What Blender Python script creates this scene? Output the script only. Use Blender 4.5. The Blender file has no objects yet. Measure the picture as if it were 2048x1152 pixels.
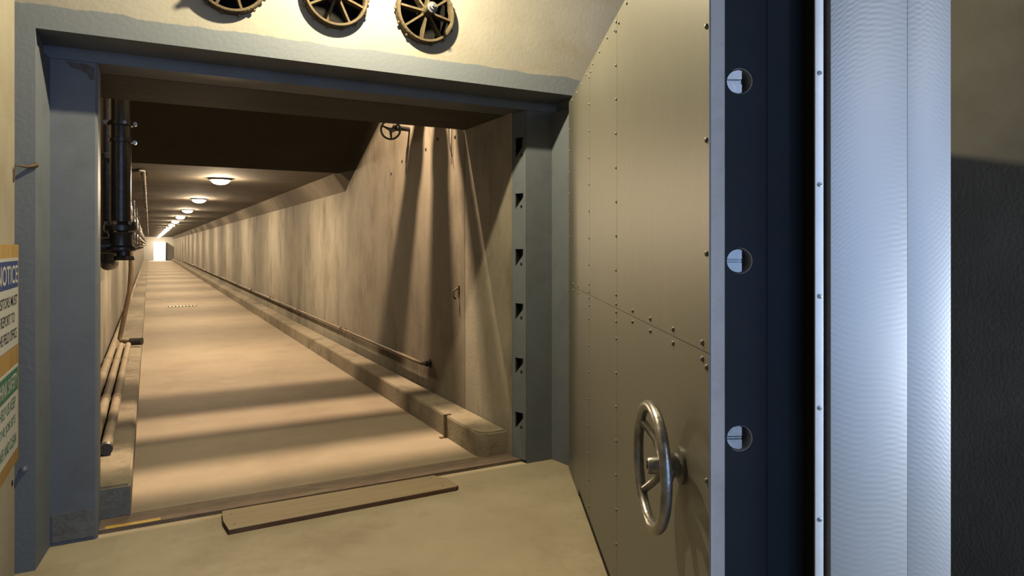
import bpy, bmesh, math, random
from mathutils import Vector, Matrix
random.seed(7)
C = bpy.context.scene.collection
PI = math.pi
YAW = math.atan((1024 - 298) / 1350.0)
FOCAL = 1350.0

# ---------------------------------------------------------------- camera
cam = bpy.data.cameras.new('camera')
cam.sensor_width = 36.0
cam.lens = FOCAL / 2048 * 36.0
cam.shift_y = -(576 - 492) / 2048.0
cam.clip_start = 0.05
cam.clip_end = 300
co = bpy.data.objects.new('camera', cam)
co.location = (0, 0, 1.6)
co.rotation_euler = (PI / 2, 0, -YAW)
C.objects.link(co)
bpy.context.scene.camera = co

# ---------------------------------------------------------------- world, lights, exposure
w = bpy.data.worlds.new('sky')
bpy.context.scene.world = w
w.use_nodes = True
bg = w.node_tree.nodes['Background']
bg.inputs['Color'].default_value = (0.34, 0.57, 1.0, 1)
bg.inputs['Strength'].default_value = 3.7


def light(name, typ, loc, energy, color, **kw):
    l = bpy.data.lights.new(name, typ)
    l.energy = energy
    l.color = color
    for k, v in kw.items():
        setattr(l, k, v)
    o = bpy.data.objects.new(name, l)
    o.location = loc
    C.objects.link(o)
    return o


WARM = (1.0, 0.86, 0.55)
AMBER = (1.0, 0.74, 0.49)
light('room_lamp_light', 'POINT', (1.10, 3.40, 3.60), 520, WARM, shadow_soft_size=0.03)
# area light in an added, unseen side gap, placed from the door edge shadow
d = light('side_gap_light', 'AREA', (3.47, -0.58, 1.35), 165, (0.78, 0.88, 1.0), shape='RECTANGLE', size=0.14, size_y=2.1)
d.rotation_euler = Vector((-0.727, 0.685, 0)).to_track_quat('-Z', 'Z').to_euler()
# lamp over the rear of the room (behind the camera)
light('rear_lamp_light', 'POINT', (1.87, -2.4, 3.3), 85, (1.0, 0.86, 0.66), shadow_soft_size=0.06)
# shaded lamp in the high bay behind the lintel
b = light('bay_lamp_light', 'SPOT', (1.35, 6.0, 4.2), 2000, AMBER, shadow_soft_size=0.03)
b.data.spot_size = math.radians(128)
b.data.spot_blend = 0.12

vs = bpy.context.scene.view_settings
vs.view_transform = 'Standard'
vs.look = 'None'
vs.exposure = 0.0
vs.gamma = 1.0
vs.use_curve_mapping = False
LAMP_EMIT = 1200.0


# ---------------------------------------------------------------- materials
def nodes_of(name):
    m = bpy.data.materials.new(name)
    m.use_nodes = True
    nt = m.node_tree
    return m, nt, nt.nodes['Principled BSDF']


def N(nt, typ, **kw):
    n = nt.nodes.new(typ)
    for k, v in kw.items():
        if k == 'inp':
            for i, x in v.items():
                n.inputs[i].default_value = x
        else:
            setattr(n, k, v)
    return n


ALB = 0.36     # overall reflectance of the place (lowered to cut bounce light and deepen shadows)


def rgba(c, k=1.0):
    return (c[0] * k, c[1] * k, c[2] * k, 1)


def surface(name, c1, c2, scale=3.0, rough=0.8, metal=0.0, bump=0.15, stretch=(1, 1, 1), fine=60.0, stain=None,
            stain_scale=1.3, stain_amt=0.5, spec=None, stain_stretch=None):
    """two-tone noise colour + optional stain layer + fine bump"""
    m, nt, p = nodes_of(name)
    L = nt.links.new
    tc = N(nt, 'ShaderNodeTexCoord')
    mp = N(nt, 'ShaderNodeMapping', inp={'Scale': stretch})
    L(tc.outputs['Object'], mp.inputs[0])
    n1 = N(nt, 'ShaderNodeTexNoise', inp={'Scale': scale, 'Detail': 6.0, 'Roughness': 0.65})
    L(mp.outputs[0], n1.inputs['Vector'])
    r1 = N(nt, 'ShaderNodeValToRGB')
    r1.color_ramp.elements[0].position = 0.32
    r1.color_ramp.elements[1].position = 0.68
    r1.color_ramp.elements[0].color = rgba(c1, ALB)
    r1.color_ramp.elements[1].color = rgba(c2, ALB)
    L(n1.outputs['Fac'], r1.inputs[0])
    out = r1.outputs[0]
    if stain:
        mp2 = N(nt, 'ShaderNodeMapping', inp={'Scale': stain_stretch or stretch, 'Location': (3.1, 1.7, 0.4)})
        L(tc.outputs['Object'], mp2.inputs[0])
        n2 = N(nt, 'ShaderNodeTexNoise', inp={'Scale': stain_scale, 'Detail': 5.0, 'Roughness': 0.7})
        L(mp2.outputs[0], n2.inputs['Vector'])
        r2 = N(nt, 'ShaderNodeValToRGB')
        r2.color_ramp.elements[0].position = 0.5
        r2.color_ramp.elements[1].position = 0.72
        r2.color_ramp.elements[0].color = (0, 0, 0, 1)
        r2.color_ramp.elements[1].color = (stain_amt,) * 3 + (1,)
        L(n2.outputs['Fac'], r2.inputs[0])
        mx = N(nt, 'ShaderNodeMixRGB', inp={'Color2': rgba(stain, ALB)})
        L(r2.outputs[0], mx.inputs['Fac'])
        L(out, mx.inputs['Color1'])
        out = mx.outputs[0]
    L(out, p.inputs['Base Color'])
    p.inputs['Roughness'].default_value = rough
    p.inputs['Metallic'].default_value = metal
    if spec is None and rough > 0.5 and metal == 0.0:
        spec = 0.15
    if spec is not None:
        p.inputs['Specular IOR Level'].default_value = spec
    if bump:
        n3 = N(nt, 'ShaderNodeTexNoise', inp={'Scale': fine, 'Detail': 4.0})
        L(mp.outputs[0], n3.inputs['Vector'])
        bp = N(nt, 'ShaderNodeBump', inp={'Strength': bump, 'Distance': 0.01})
        L(n3.outputs['Fac'], bp.inputs['Height'])
        L(bp.outputs[0], p.inputs['Normal'])
    return m


def emit(name, col, s):
    m, nt, p = nodes_of(name)
    p.inputs['Base Color'].default_value = rgba(col)
    p.inputs['Emission Color'].default_value = rgba(col)
    p.inputs['Emission Strength'].default_value = s
    return m


M = {}
M['concrete_wall'] = surface('concrete_wall', (0.36, 0.32, 0.25), (0.50, 0.455, 0.37), 2.2, 0.85, bump=0.25,
                             stretch=(1, 1, 0.6), stain=(0.17, 0.14, 0.105), stain_scale=1.5, stain_amt=0.8,
                             stain_stretch=(1, 1.3, 0.5))
M['concrete_dark'] = surface('concrete_dark', (0.15, 0.14, 0.12), (0.21, 0.20, 0.175), 2.0, 0.9, bump=0.3)
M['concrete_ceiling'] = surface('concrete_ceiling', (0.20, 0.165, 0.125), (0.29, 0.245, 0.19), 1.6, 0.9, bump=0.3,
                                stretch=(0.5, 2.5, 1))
M['concrete_slope'] = surface('concrete_slope', (0.055, 0.050, 0.034), (0.075, 0.068, 0.048), 1.4, 0.92, bump=0.2)  # unlit look of the slope is put into its colour
M['floor'] = surface('floor_concrete', (0.58, 0.495, 0.345), (0.72, 0.63, 0.46), 1.6, 0.8, bump=0.15,
                     stain=(0.30, 0.20, 0.12), stain_scale=1.7, stain_amt=0.40, fine=90)
M['floor_tunnel'] = surface('tunnel_floor_concrete', (0.42, 0.34, 0.245), (0.51, 0.42, 0.31), 1.2, 0.8, bump=0.15,
                            stain=(0.27, 0.18, 0.125), stain_scale=1.5, stain_amt=0.30, fine=90)
M['soffit'] = surface('soffit_concrete', (0.085, 0.072, 0.050), (0.12, 0.10, 0.072), 2.0, 0.9, bump=0.2, stretch=(0.6, 3, 1))  # underside shade put into the colour against bounce light
M['curb'] = surface('curb_concrete', (0.36, 0.30, 0.21), (0.48, 0.41, 0.30), 4.0, 0.85, bump=0.3,
                    stain=(0.15, 0.12, 0.085), stain_scale=3.0, stain_amt=0.8)
M['gray_paint'] = surface('gray_paint', (0.225, 0.255, 0.30), (0.255, 0.285, 0.335), 4.0, 0.55, bump=0.06,
                          stain=(0.10, 0.09, 0.08), stain_scale=5.0, stain_amt=0.25, fine=150)
M['gray_paint_worn'] = surface('gray_paint_worn', (0.20, 0.215, 0.22), (0.31, 0.32, 0.31), 9.0, 0.7, bump=0.3,
                               stain=(0.16, 0.07, 0.05), stain_scale=6.0, stain_amt=0.85)
M['door_sheet'] = surface('door_sheet', (0.200, 0.194, 0.155), (0.225, 0.218, 0.176), 1.5, 0.42, metal=0.0, bump=0.04,
                          stretch=(1, 1, 0.25), stain=(0.31, 0.30, 0.25), stain_scale=5.0, stain_amt=0.30,
                          stain_stretch=(3, 3, 0.35), fine=120)
M['edge_shadow'] = surface('edge_shadow', (0.024, 0.034, 0.046), (0.032, 0.042, 0.056), 3.0, 0.6, spec=0.06, bump=0.05, stain=(0.05, 0.03, 0.03), stain_scale=6.0, stain_amt=0.3)  # dark tone paints the outer slab's shadow on the free edge
M['door_edge_lit'] = surface('door_edge_lit', (0.66, 0.64, 0.65), (0.74, 0.72, 0.73), 3.0, 0.6, bump=0.05, fine=120,
                         stain=(0.10, 0.07, 0.06), stain_scale=7.0, stain_amt=0.2)  # raised pale tone paints the lit strip of the free edge
M['rust_corner'] = surface('rust_corner', (0.16, 0.15, 0.155), (0.22, 0.19, 0.18), 14.0, 0.8, bump=0.3, stain=(0.12, 0.07, 0.05), stain_scale=12.0, stain_amt=0.7)
M['black'] = surface('black_paint', (0.012, 0.012, 0.013), (0.03, 0.03, 0.032), 8.0, 0.5, bump=0.1)
M['void'] = surface('dark_recess', (0.012, 0.011, 0.010), (0.02, 0.018, 0.016), 4.0, 0.95, bump=0)
M['gap_black'] = surface('gap_black', (0.01, 0.01, 0.01), (0.02, 0.02, 0.02), 10, 0.85, bump=0.1)  # near-black that paints the dark gaps around the door
M['steel_bar'] = surface('pale_steel', (1.30, 1.32, 1.36), (1.5, 1.52, 1.56), 6.0, 0.4, metal=0.1, bump=0.05)
M['bolt_steel'] = surface('bolt_steel', (0.55, 0.56, 0.58), (0.72, 0.73, 0.75), 9.0, 0.4, metal=0.55, bump=0.1)
M['wheel_metal'] = surface('worn_wheel_metal', (0.36, 0.33, 0.30), (0.80, 0.77, 0.72), 22.0, 0.32, metal=0.85, bump=0.14, fine=70)
M['rust'] = surface('rusty_ring', (0.105, 0.078, 0.042), (0.19, 0.145, 0.082), 14.0, 0.75, bump=0.5, stain=(0.14, 0.08, 0.045),
                    stain_scale=10.0, stain_amt=0.7)
M['rust_plate'] = surface('rusty_plate', (0.20, 0.14, 0.11), (0.33, 0.25, 0.19), 10.0, 0.8, bump=0.4, stain=(0.42, 0.36, 0.27),
                          stain_scale=5.0, stain_amt=0.5, stretch=(0.6, 3, 1))
M['yellow'] = surface('worn_yellow_paint', (0.66, 0.43, 0.07), (0.80, 0.57, 0.14), 9.0, 0.7, bump=0.2, stain=(0.34, 0.26, 0.16),
                      stain_scale=12.0, stain_amt=0.7)
M['plywood'] = surface('plywood', (0.50, 0.31, 0.10), (0.62, 0.41, 0.16), 5.0, 0.7, bump=0.15, stretch=(4, 4, 0.5))
M['plank_wood'] = surface('plank_wood', (0.50, 0.385, 0.235), (0.58, 0.47, 0.31), 3.0, 0.75, bump=0.2, stretch=(0.4, 5, 5),
                          stain=(0.33, 0.20, 0.13), stain_scale=3.0, stain_amt=0.4)
M['plank_side'] = surface('plank_side', (0.16, 0.085, 0.055), (0.26, 0.15, 0.10), 5.0, 0.8, bump=0.2, stretch=(1, 4, 4))
M['sign_white'] = surface('sign_white', (0.70, 0.70, 0.66), (0.76, 0.76, 0.72), 5.0, 0.5, bump=0)
M['sign_blue'] = surface('sign_blue', (0.035, 0.07, 0.27), (0.045, 0.085, 0.31), 5.0, 0.5, bump=0)
M['sign_green'] = surface('sign_green', (0.03, 0.20, 0.12), (0.04, 0.235, 0.145), 5.0, 0.5, bump=0)
M['ink'] = surface('ink', (0.05, 0.05, 0.055), (0.07, 0.07, 0.07), 5.0, 0.6, bump=0)
M['pipe_dark'] = surface('dark_pipe', (0.035, 0.037, 0.042), (0.075, 0.075, 0.078), 9.0, 0.32, metal=0.4, bump=0.2)
M['pipe_tan'] = surface('tan_pipe', (0.38, 0.30, 0.20), (0.52, 0.43, 0.31), 6.0, 0.8, bump=0.15)
M['pipe_brown'] = surface('brown_pipe', (0.15, 0.10, 0.06), (0.25, 0.18, 0.11), 7.0, 0.55, bump=0.2)
M['fitting'] = surface('galvanised_fitting', (0.42, 0.42, 0.42), (0.60, 0.60, 0.58), 12.0, 0.3, metal=0.75, bump=0.2)
M['globe'] = emit('lamp_globe_glow', (1.0, 0.77, 0.50), LAMP_EMIT)
M['bulb'] = emit('bulb_glow', (1.0, 0.85, 0.55), 20.0)
M['lamp_grey'] = surface('lamp_base_grey', (0.25, 0.25, 0.24), (0.35, 0.35, 0.33), 8.0, 0.5, metal=0.3, bump=0.1)
M['white_paint'] = surface('white_paint', (0.78, 0.77, 0.74), (0.82, 0.81, 0.78), 3.0, 0.7, bump=0.05)


def wall_stain_shade_zone(m):
    """water stains on the pour inside the doorway, darkened further to deepen the shadow there"""
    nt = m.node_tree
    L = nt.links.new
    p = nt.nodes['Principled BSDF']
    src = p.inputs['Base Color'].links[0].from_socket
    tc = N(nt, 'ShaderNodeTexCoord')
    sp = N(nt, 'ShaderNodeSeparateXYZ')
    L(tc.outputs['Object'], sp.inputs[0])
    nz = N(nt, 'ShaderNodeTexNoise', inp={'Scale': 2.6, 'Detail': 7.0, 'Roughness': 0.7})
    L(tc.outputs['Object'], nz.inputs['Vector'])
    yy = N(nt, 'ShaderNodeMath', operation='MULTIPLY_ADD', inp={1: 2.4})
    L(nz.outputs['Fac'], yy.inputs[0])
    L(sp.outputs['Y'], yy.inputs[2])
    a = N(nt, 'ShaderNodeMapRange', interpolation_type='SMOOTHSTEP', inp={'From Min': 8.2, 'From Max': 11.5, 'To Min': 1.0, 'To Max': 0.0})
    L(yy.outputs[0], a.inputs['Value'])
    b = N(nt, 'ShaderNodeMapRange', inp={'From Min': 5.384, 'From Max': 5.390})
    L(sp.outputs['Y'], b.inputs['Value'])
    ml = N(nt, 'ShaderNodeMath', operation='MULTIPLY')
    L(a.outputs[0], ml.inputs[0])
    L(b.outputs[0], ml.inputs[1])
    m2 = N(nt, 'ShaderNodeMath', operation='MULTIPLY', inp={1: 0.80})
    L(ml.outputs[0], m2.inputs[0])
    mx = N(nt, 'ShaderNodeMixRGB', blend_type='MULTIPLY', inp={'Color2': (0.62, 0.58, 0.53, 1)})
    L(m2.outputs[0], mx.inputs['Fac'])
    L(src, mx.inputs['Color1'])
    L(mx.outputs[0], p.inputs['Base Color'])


M['wall_stain_shade'] = surface('wall_stain_shade', (0.36, 0.32, 0.25), (0.50, 0.455, 0.37), 2.2, 0.85, bump=0.25,
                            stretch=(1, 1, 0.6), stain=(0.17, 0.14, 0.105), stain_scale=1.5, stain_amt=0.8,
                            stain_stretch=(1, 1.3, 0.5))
wall_stain_shade_zone(M['wall_stain_shade'])  # the darkening also deepens the shadow streaks on the bay wall


def painted_wall():
    """cream concrete wall; grey-blue frame paint below a wobbly line"""
    m, nt, p = nodes_of('front_wall_paint')
    L = nt.links.new
    tc = N(nt, 'ShaderNodeTexCoord')
    sp = N(nt, 'ShaderNodeSeparateXYZ')
    L(tc.outputs['Object'], sp.inputs[0])
    nz = N(nt, 'ShaderNodeTexNoise', inp={'Scale': 5.0, 'Detail': 3.0})
    L(tc.outputs['Object'], nz.inputs['Vector'])
    ad = N(nt, 'ShaderNodeMath', operation='MULTIPLY_ADD', inp={1: 0.05, 2: -0.025})
    L(nz.outputs['Fac'], ad.inputs[0])
    zz = N(nt, 'ShaderNodeMath', operation='ADD')
    L(sp.outputs['Z'], zz.inputs[0])
    L(ad.outputs[0], zz.inputs[1])
    lt = N(nt, 'ShaderNodeMapRange', inp={'From Min': 2.808, 'From Max': 2.814})
    L(zz.outputs[0], lt.inputs['Value'])
    n1 = N(nt, 'ShaderNodeTexNoise', inp={'Scale': 2.5, 'Detail': 7.0, 'Roughness': 0.65})
    L(tc.outputs['Object'], n1.inputs['Vector'])
    rc = N(nt, 'ShaderNodeValToRGB')
    rc.color_ramp.elements[0].position = 0.3
    rc.color_ramp.elements[1].position = 0.7
    rc.color_ramp.elements[0].color = rgba((0.44, 0.41, 0.345), ALB)
    rc.color_ramp.elements[1].color = rgba((0.53, 0.50, 0.435), ALB)
    L(n1.outputs['Fac'], rc.inputs[0])
    # thin rusty crack streaks low on the concrete
    mp = N(nt, 'ShaderNodeMapping', inp={'Scale': (1.2, 1, 3.5)})
    L(tc.outputs['Object'], mp.inputs[0])
    n2 = N(nt, 'ShaderNodeTexNoise', inp={'Scale': 1.4, 'Detail': 8.0, 'Roughness': 0.7, 'Distortion': 0.8})
    L(mp.outputs[0], n2.inputs['Vector'])
    r2 = N(nt, 'ShaderNodeValToRGB')
    r2.color_ramp.elements[0].position = 0.56
    r2.color_ramp.elements[1].position = 0.75
    r2.color_ramp.elements[0].color = (0, 0, 0, 1)
    r2.color_ramp.elements[1].color = (0.6, 0.6, 0.6, 1)
    L(n2.outputs['Fac'], r2.inputs[0])
    mx0 = N(nt, 'ShaderNodeMixRGB', inp={'Color2': rgba((0.46, 0.34, 0.17), ALB)})
    L(r2.outputs[0], mx0.inputs['Fac'])
    L(rc.outputs[0], mx0.inputs['Color1'])
    rp = N(nt, 'ShaderNodeValToRGB')
    rp.color_ramp.elements[0].color = rgba((0.25, 0.28, 0.32), ALB)
    rp.color_ramp.elements[1].color = rgba((0.285, 0.315, 0.355), ALB)
    L(n1.outputs['Fac'], rp.inputs[0])
    mx = N(nt, 'ShaderNodeMixRGB')
    L(lt.outputs[0], mx.inputs['Fac'])
    L(rp.outputs[0], mx.inputs['Color1'])
    L(mx0.outputs[0], mx.inputs['Color2'])
    L(mx.outputs[0], p.inputs['Base Color'])
    p.inputs['Roughness'].default_value = 0.75
    p.inputs['Specular IOR Level'].default_value = 0.15
    bp = N(nt, 'ShaderNodeBump', inp={'Strength': 0.2, 'Distance': 0.01})
    n3 = N(nt, 'ShaderNodeTexNoise', inp={'Scale': 40.0, 'Detail': 5.0})
    L(tc.outputs['Object'], n3.inputs['Vector'])
    L(n3.outputs['Fac'], bp.inputs['Height'])
    L(bp.outputs[0], p.inputs['Normal'])
    return m


M['front_wall'] = painted_wall()
M['side_wall'] = surface('side_wall', (0.47, 0.42, 0.32), (0.58, 0.53, 0.42), 2.0, 0.85, bump=0.2, stain=(0.38, 0.29, 0.16),
                         stain_scale=1.2, stain_amt=0.5)


def milled_metal():
    """ground face with overlapping cutter arcs (object X across, Z up)"""
    m, nt, p = nodes_of('milled_steel_face')
    L = nt.links.new
    tc = N(nt, 'ShaderNodeTexCoord')
    sp = N(nt, 'ShaderNodeSeparateXYZ')
    L(tc.outputs['Object'], sp.inputs[0])

    def arcs(xc, R, k, sign):
        dx = N(nt, 'ShaderNodeMath', operation='SUBTRACT', inp={1: xc})
        L(sp.outputs['Y'], dx.inputs[0])
        sq = N(nt, 'ShaderNodeMath', operation='MULTIPLY')
        L(dx.outputs[0], sq.inputs[0])
        L(dx.outputs[0], sq.inputs[1])
        rr = N(nt, 'ShaderNodeMath', operation='SUBTRACT', inp={0: R * R})
        L(sq.outputs[0], rr.inputs[1])
        mxx = N(nt, 'ShaderNodeMath', operation='MAXIMUM', inp={1: 0.0})
        L(rr.outputs[0], mxx.inputs[0])
        rt = N(nt, 'ShaderNodeMath', operation='SQRT')
        L(mxx.outputs[0], rt.inputs[0])
        ad = N(nt, 'ShaderNodeMath', operation='MULTIPLY_ADD', inp={1: sign})
        L(rt.outputs[0], ad.inputs[0])
        L(sp.outputs['Z'], ad.inputs[2])
        ml = N(nt, 'ShaderNodeMath', operation='MULTIPLY', inp={1: k})
        L(ad.outputs[0], ml.inputs[0])
        sn = N(nt, 'ShaderNodeMath', operation='SINE')
        L(ml.outputs[0], sn.inputs[0])
        return sn.outputs[0]
    a1 = arcs(0.97, 0.24, 430, -1)
    a2 = arcs(0.97, 0.24, 410, 1)
    a3 = arcs(1.06, 0.26, 470, -1)
    s1 = N(nt, 'ShaderNodeMath', operation='ADD')
    L(a1, s1.inputs[0])
    L(a2, s1.inputs[1])
    s2 = N(nt, 'ShaderNodeMath', operation='ADD')
    L(s1.outputs[0], s2.inputs[0])
    L(a3, s2.inputs[1])
    nz = N(nt, 'ShaderNodeTexNoise', inp={'Scale': 3.0, 'Detail': 3.0})
    L(tc.outputs['Object'], nz.inputs['Vector'])
    ml = N(nt, 'ShaderNodeMath', operation='MULTIPLY')
    L(s2.outputs[0], ml.inputs[0])
    L(nz.outputs['Fac'], ml.inputs[1])
    bp = N(nt, 'ShaderNodeBump', inp={'Strength': 0.06, 'Distance': 0.002})
    L(ml.outputs[0], bp.inputs['Height'])
    L(bp.outputs[0], p.inputs['Normal'])
    rp = N(nt, 'ShaderNodeValToRGB')
    rp.color_ramp.elements[0].color = rgba((0.76, 0.77, 0.79), ALB)
    rp.color_ramp.elements[1].color = rgba((0.85, 0.86, 0.88), ALB)
    L(nz.outputs['Fac'], rp.inputs[0])
    L(rp.outputs[0], p.inputs['Base Color'])
    p.inputs['Metallic'].default_value = 0.4
    p.inputs['Roughness'].default_value = 0.48
    return m


M['milled'] = milled_metal()


# ---------------------------------------------------------------- mesh helpers
class MB:
    def __init__(s):
        s.bm = bmesh.new()

    def box(s, x0, x1, y0, y1, z0, z1, bev=0.0):
        r = bmesh.ops.create_cube(s.bm, size=1.0)
        vs = r['verts']
        for v in vs:
            v.co = Vector((x0 + (v.co.x + .5) * (x1 - x0), y0 + (v.co.y + .5) * (y1 - y0), z0 + (v.co.z + .5) * (z1 - z0)))
        if bev:
            es = list({e for v in vs for e in v.link_edges})
            bmesh.ops.bevel(s.bm, geom=es, offset=bev, segments=2, affect='EDGES', profile=0.6)
        return s

    def prism(s, pts, lo, hi, axis='z'):
        """extrude a 2-D outline; axis z: (x,y), axis x: (y,z), axis y: (x,z)"""
        def P(p, t):
            if axis == 'z':
                return (p[0], p[1], t)
            if axis == 'x':
                return (t, p[0], p[1])
            return (p[0], t, p[1])
        a = [s.bm.verts.new(P(p, lo)) for p in pts]
        b_ = [s.bm.verts.new(P(p, hi)) for p in pts]
        s.bm.faces.new(a)
        s.bm.faces.new(b_)
        n = len(pts)
        for i in range(n):
            s.bm.faces.new((a[i], a[(i + 1) % n], b_[(i + 1) % n], b_[i]))
        return s

    def tube(s, pts, r, seg=12, closed=False, cap=True):
        pts = [Vector(p) for p in pts]
        n = len(pts)
        rs = r if isinstance(r, (list, tuple)) else [r] * n
        rings = []
        up = None
        for i, p in enumerate(pts):
            if closed:
                t = (pts[(i + 1) % n] - pts[i - 1]).normalized()
            else:
                t = (pts[min(i + 1, n - 1)] - pts[max(i - 1, 0)]).normalized()
            if up is None:
                up = Vector((0, 0, 1)) if abs(t.z) < 0.9 else Vector((0, 1, 0))
            u = t.cross(up)
            if u.length < 1e-5:
                u = t.cross(Vector((1, 0, 0)))
            u.normalize()
            v = u.cross(t).normalized()
            up = v
            rings.append([s.bm.verts.new(p + rs[i] * (math.cos(2 * PI * k / seg) * u + math.sin(2 * PI * k / seg) * v)) for k in range(seg)])
        m = n if closed else n - 1
        for i in range(m):
            A, B = rings[i], rings[(i + 1) % n]
            for k in range(seg):
                s.bm.faces.new((A[k], A[(k + 1) % seg], B[(k + 1) % seg], B[k]))
        if cap and not closed:
            s.bm.faces.new(rings[0])
            s.bm.faces.new(rings[-1])
        return s

    def cyl(s, p0, p1, r, seg=16):
        return s.tube([p0, p1], r, seg)

    def torus(s, c, ax, R, r, seg=40, sec=12):
        ax = Vector(ax).normalized()
        u = ax.cross(Vector((0, 0, 1)))
        if u.length < 1e-4:
            u = Vector((1, 0, 0))
        u.normalize()
        v = ax.cross(u).normalized()
        pts = [Vector(c) + R * (math.cos(2 * PI * k / seg) * u + math.sin(2 * PI * k / seg) * v) for k in range(seg)]
        rings = []
        for k, p in enumerate(pts):
            rad = (p - Vector(c)).normalized()
            rings.append([s.bm.verts.new(p + r * (math.cos(2 * PI * j / sec) * rad + math.sin(2 * PI * j / sec) * ax)) for j in range(sec)])
        for i in range(seg):
            A, B = rings[i], rings[(i + 1) % seg]
            for k in range(sec):
                s.bm.faces.new((A[k], A[(k + 1) % sec], B[(k + 1) % sec], B[k]))
        return s

    def lathe(s, c, ax, prof, seg=24):
        """prof: list of (radius, distance along ax)"""
        ax = Vector(ax).normalized()
        u = ax.cross(Vector((0, 0, 1)))
        if u.length < 1e-4:
            u = Vector((1, 0, 0))
        u.normalize()
        v = ax.cross(u).normalized()
        rings = []
        for (r, h) in prof:
            r = max(r, 1e-4)
            rings.append([s.bm.verts.new(Vector(c) + ax * h + r * (math.cos(2 * PI * k / seg) * u + math.sin(2 * PI * k / seg) * v)) for k in range(seg)])
        for i in range(len(prof) - 1):
            A, B = rings[i], rings[i + 1]
            for k in range(seg):
                s.bm.faces.new((A[k], A[(k + 1) % seg], B[(k + 1) % seg], B[k]))
        return s

    def ball(s, c, r, seg=10, ring=6, squash=1.0):
        r_ = bmesh.ops.create_uvsphere(s.bm, u_segments=seg, v_segments=ring, radius=r)
        for v in r_['verts']:
            v.co = Vector((v.co.x, v.co.y, v.co.z * squash)) + Vector(c)
        return s

    def mesh(s, name, mat, smooth=True):
        bmesh.ops.recalc_face_normals(s.bm, faces=s.bm.faces)
        me = bpy.data.meshes.new(name)
        s.bm.to_mesh(me)
        s.bm.free()
        me.materials.append(mat)
        if smooth:
            me.polygons.foreach_set('use_smooth', [True] * len(me.polygons))
            try:
                me.set_sharp_from_angle(angle=math.radians(35))
            except Exception:
                pass
        return me

    def build(s, name, mat, parent=None, kind=None, label=None, smooth=True):
        o = bpy.data.objects.new(name, s.mesh(name, mat, smooth))
        C.objects.link(o)
        if parent:
            o.parent = parent
        if kind:
            o['kind'] = kind
        if label:
            o['label'] = label
        return o


def inst(name, me, parent=None, loc=(0, 0, 0), rot=(0, 0, 0)):
    o = bpy.data.objects.new(name, me)
    C.objects.link(o)
    o.location = loc
    o.rotation_euler = rot
    if parent:
        o.parent = parent
    return o


def thing(name, label, cat, loc=(0, 0, 0), rz=0.0, group=None):
    o = bpy.data.objects.new(name, None)
    C.objects.link(o)
    o.location = loc
    o.rotation_euler = (0, 0, rz)
    o['label'] = label
    o['category'] = cat
    if group:
        o['group'] = group
    return o


def tag(o, label, cat, group=None):
    o['label'] = label
    o['category'] = cat
    if group:
        o['group'] = group
    return o


# ================================================================ STRUCTURE
XL, XR = -0.585, 3.45           # room side walls
YF = 4.10                       # front wall plane
RH = 4.30                       # room ceiling
TL, TR = -0.50, 2.43            # tunnel side walls
YP = 5.385                      # back edge of the portal soffit
ZS = 2.612                      # soffit height
TC = 2.60                       # tunnel ceiling
YE = 84.0                       # tunnel end
S = 'structure'

# floors
MB().box(-0.585, 3.45, -4.0, 4.44, -0.30, -0.022).build('floor', M['floor'], kind=S)
MB().box(TL - .3, TR + .3, 4.64, YE, -0.30, 0.0).build('floor_tunnel', M['floor_tunnel'], kind=S)
# room shell
MB().box(XL - 0.3, XL, -4.0, YF, -0.3, RH).build('wall_left', M['side_wall'], kind=S)
wr = MB()
wr.box(XR, XR + 0.3, -0.42, YF, -0.3, RH)
wr.box(XR, XR + 0.3, -4.0, -0.76, -0.3, RH)
wr.box(XR, XR + 0.3, -0.76, -0.42, 2.45, RH)  # leaves an unseen gap, added for the side light
wr.build('wall_right', M['concrete_dark'], kind=S)
MB().box(XL - 0.3, XR + 0.3, -4.0, YF + .3, RH, RH + 0.2).build('ceiling', M['concrete_ceiling'], kind=S)

# front wall with three round openings
WHEELS = [(0.402, 3.095), (0.987, 3.106), (1.559, 3.092)]
HOLE_R = 0.185


def holed_panel(bm, x0, x1, z0, z1, y, holes, seg=32):
    edges = []
    vs_ = [bm.verts.new(p) for p in ((x0, y, z0), (x1, y, z0), (x1, y, z1), (x0, y, z1))]
    edges += [bm.edges.new((vs_[i], vs_[(i + 1) % 4])) for i in range(4)]
    for (hx, hz) in holes:
        ring = [bm.verts.new((hx + HOLE_R * math.cos(2 * PI * k / seg), y, hz + HOLE_R * math.sin(2 * PI * k / seg))) for k in range(seg)]
        edges += [bm.edges.new((ring[k], ring[(k + 1) % seg])) for k in range(seg)]
        back = [bm.verts.new((v.co.x, y + 0.27, v.co.z)) for v in ring]
        for k in range(seg):
            bm.faces.new((ring[k], ring[(k + 1) % seg], back[(k + 1) % seg], back[k]))
    bmesh.ops.triangle_fill(bm, edges=edges, use_beauty=True)


fw = MB()
holed_panel(fw.bm, XL - .3, XR + .3, 2.69, RH, YF, WHEELS)
for (a, b_) in ((XL - .3, -0.50), (2.74, XR + .3)):
    fw.box(a, b_, YF, 4.40, -0.3, 2.69)
o = fw.build('wall_front', M['front_wall'], kind=S, smooth=False)
for (hx, hz) in WHEELS:
    MB().lathe((hx, YF + .275, hz), (0, 1, 0), [(HOLE_R - .002, -0.272), (HOLE_R - .002, 0.0), (0, 0.002)], 24).build('recess_shade', M['void'], o)  # near-black lining paints the shade inside the opening
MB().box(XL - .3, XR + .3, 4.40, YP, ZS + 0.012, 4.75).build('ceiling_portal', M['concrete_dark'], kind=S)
MB().box(-0.49, 2.74, 4.64, YP, ZS, ZS + 0.012).build('ceiling_soffit', M['soffit'], kind=S)

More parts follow.
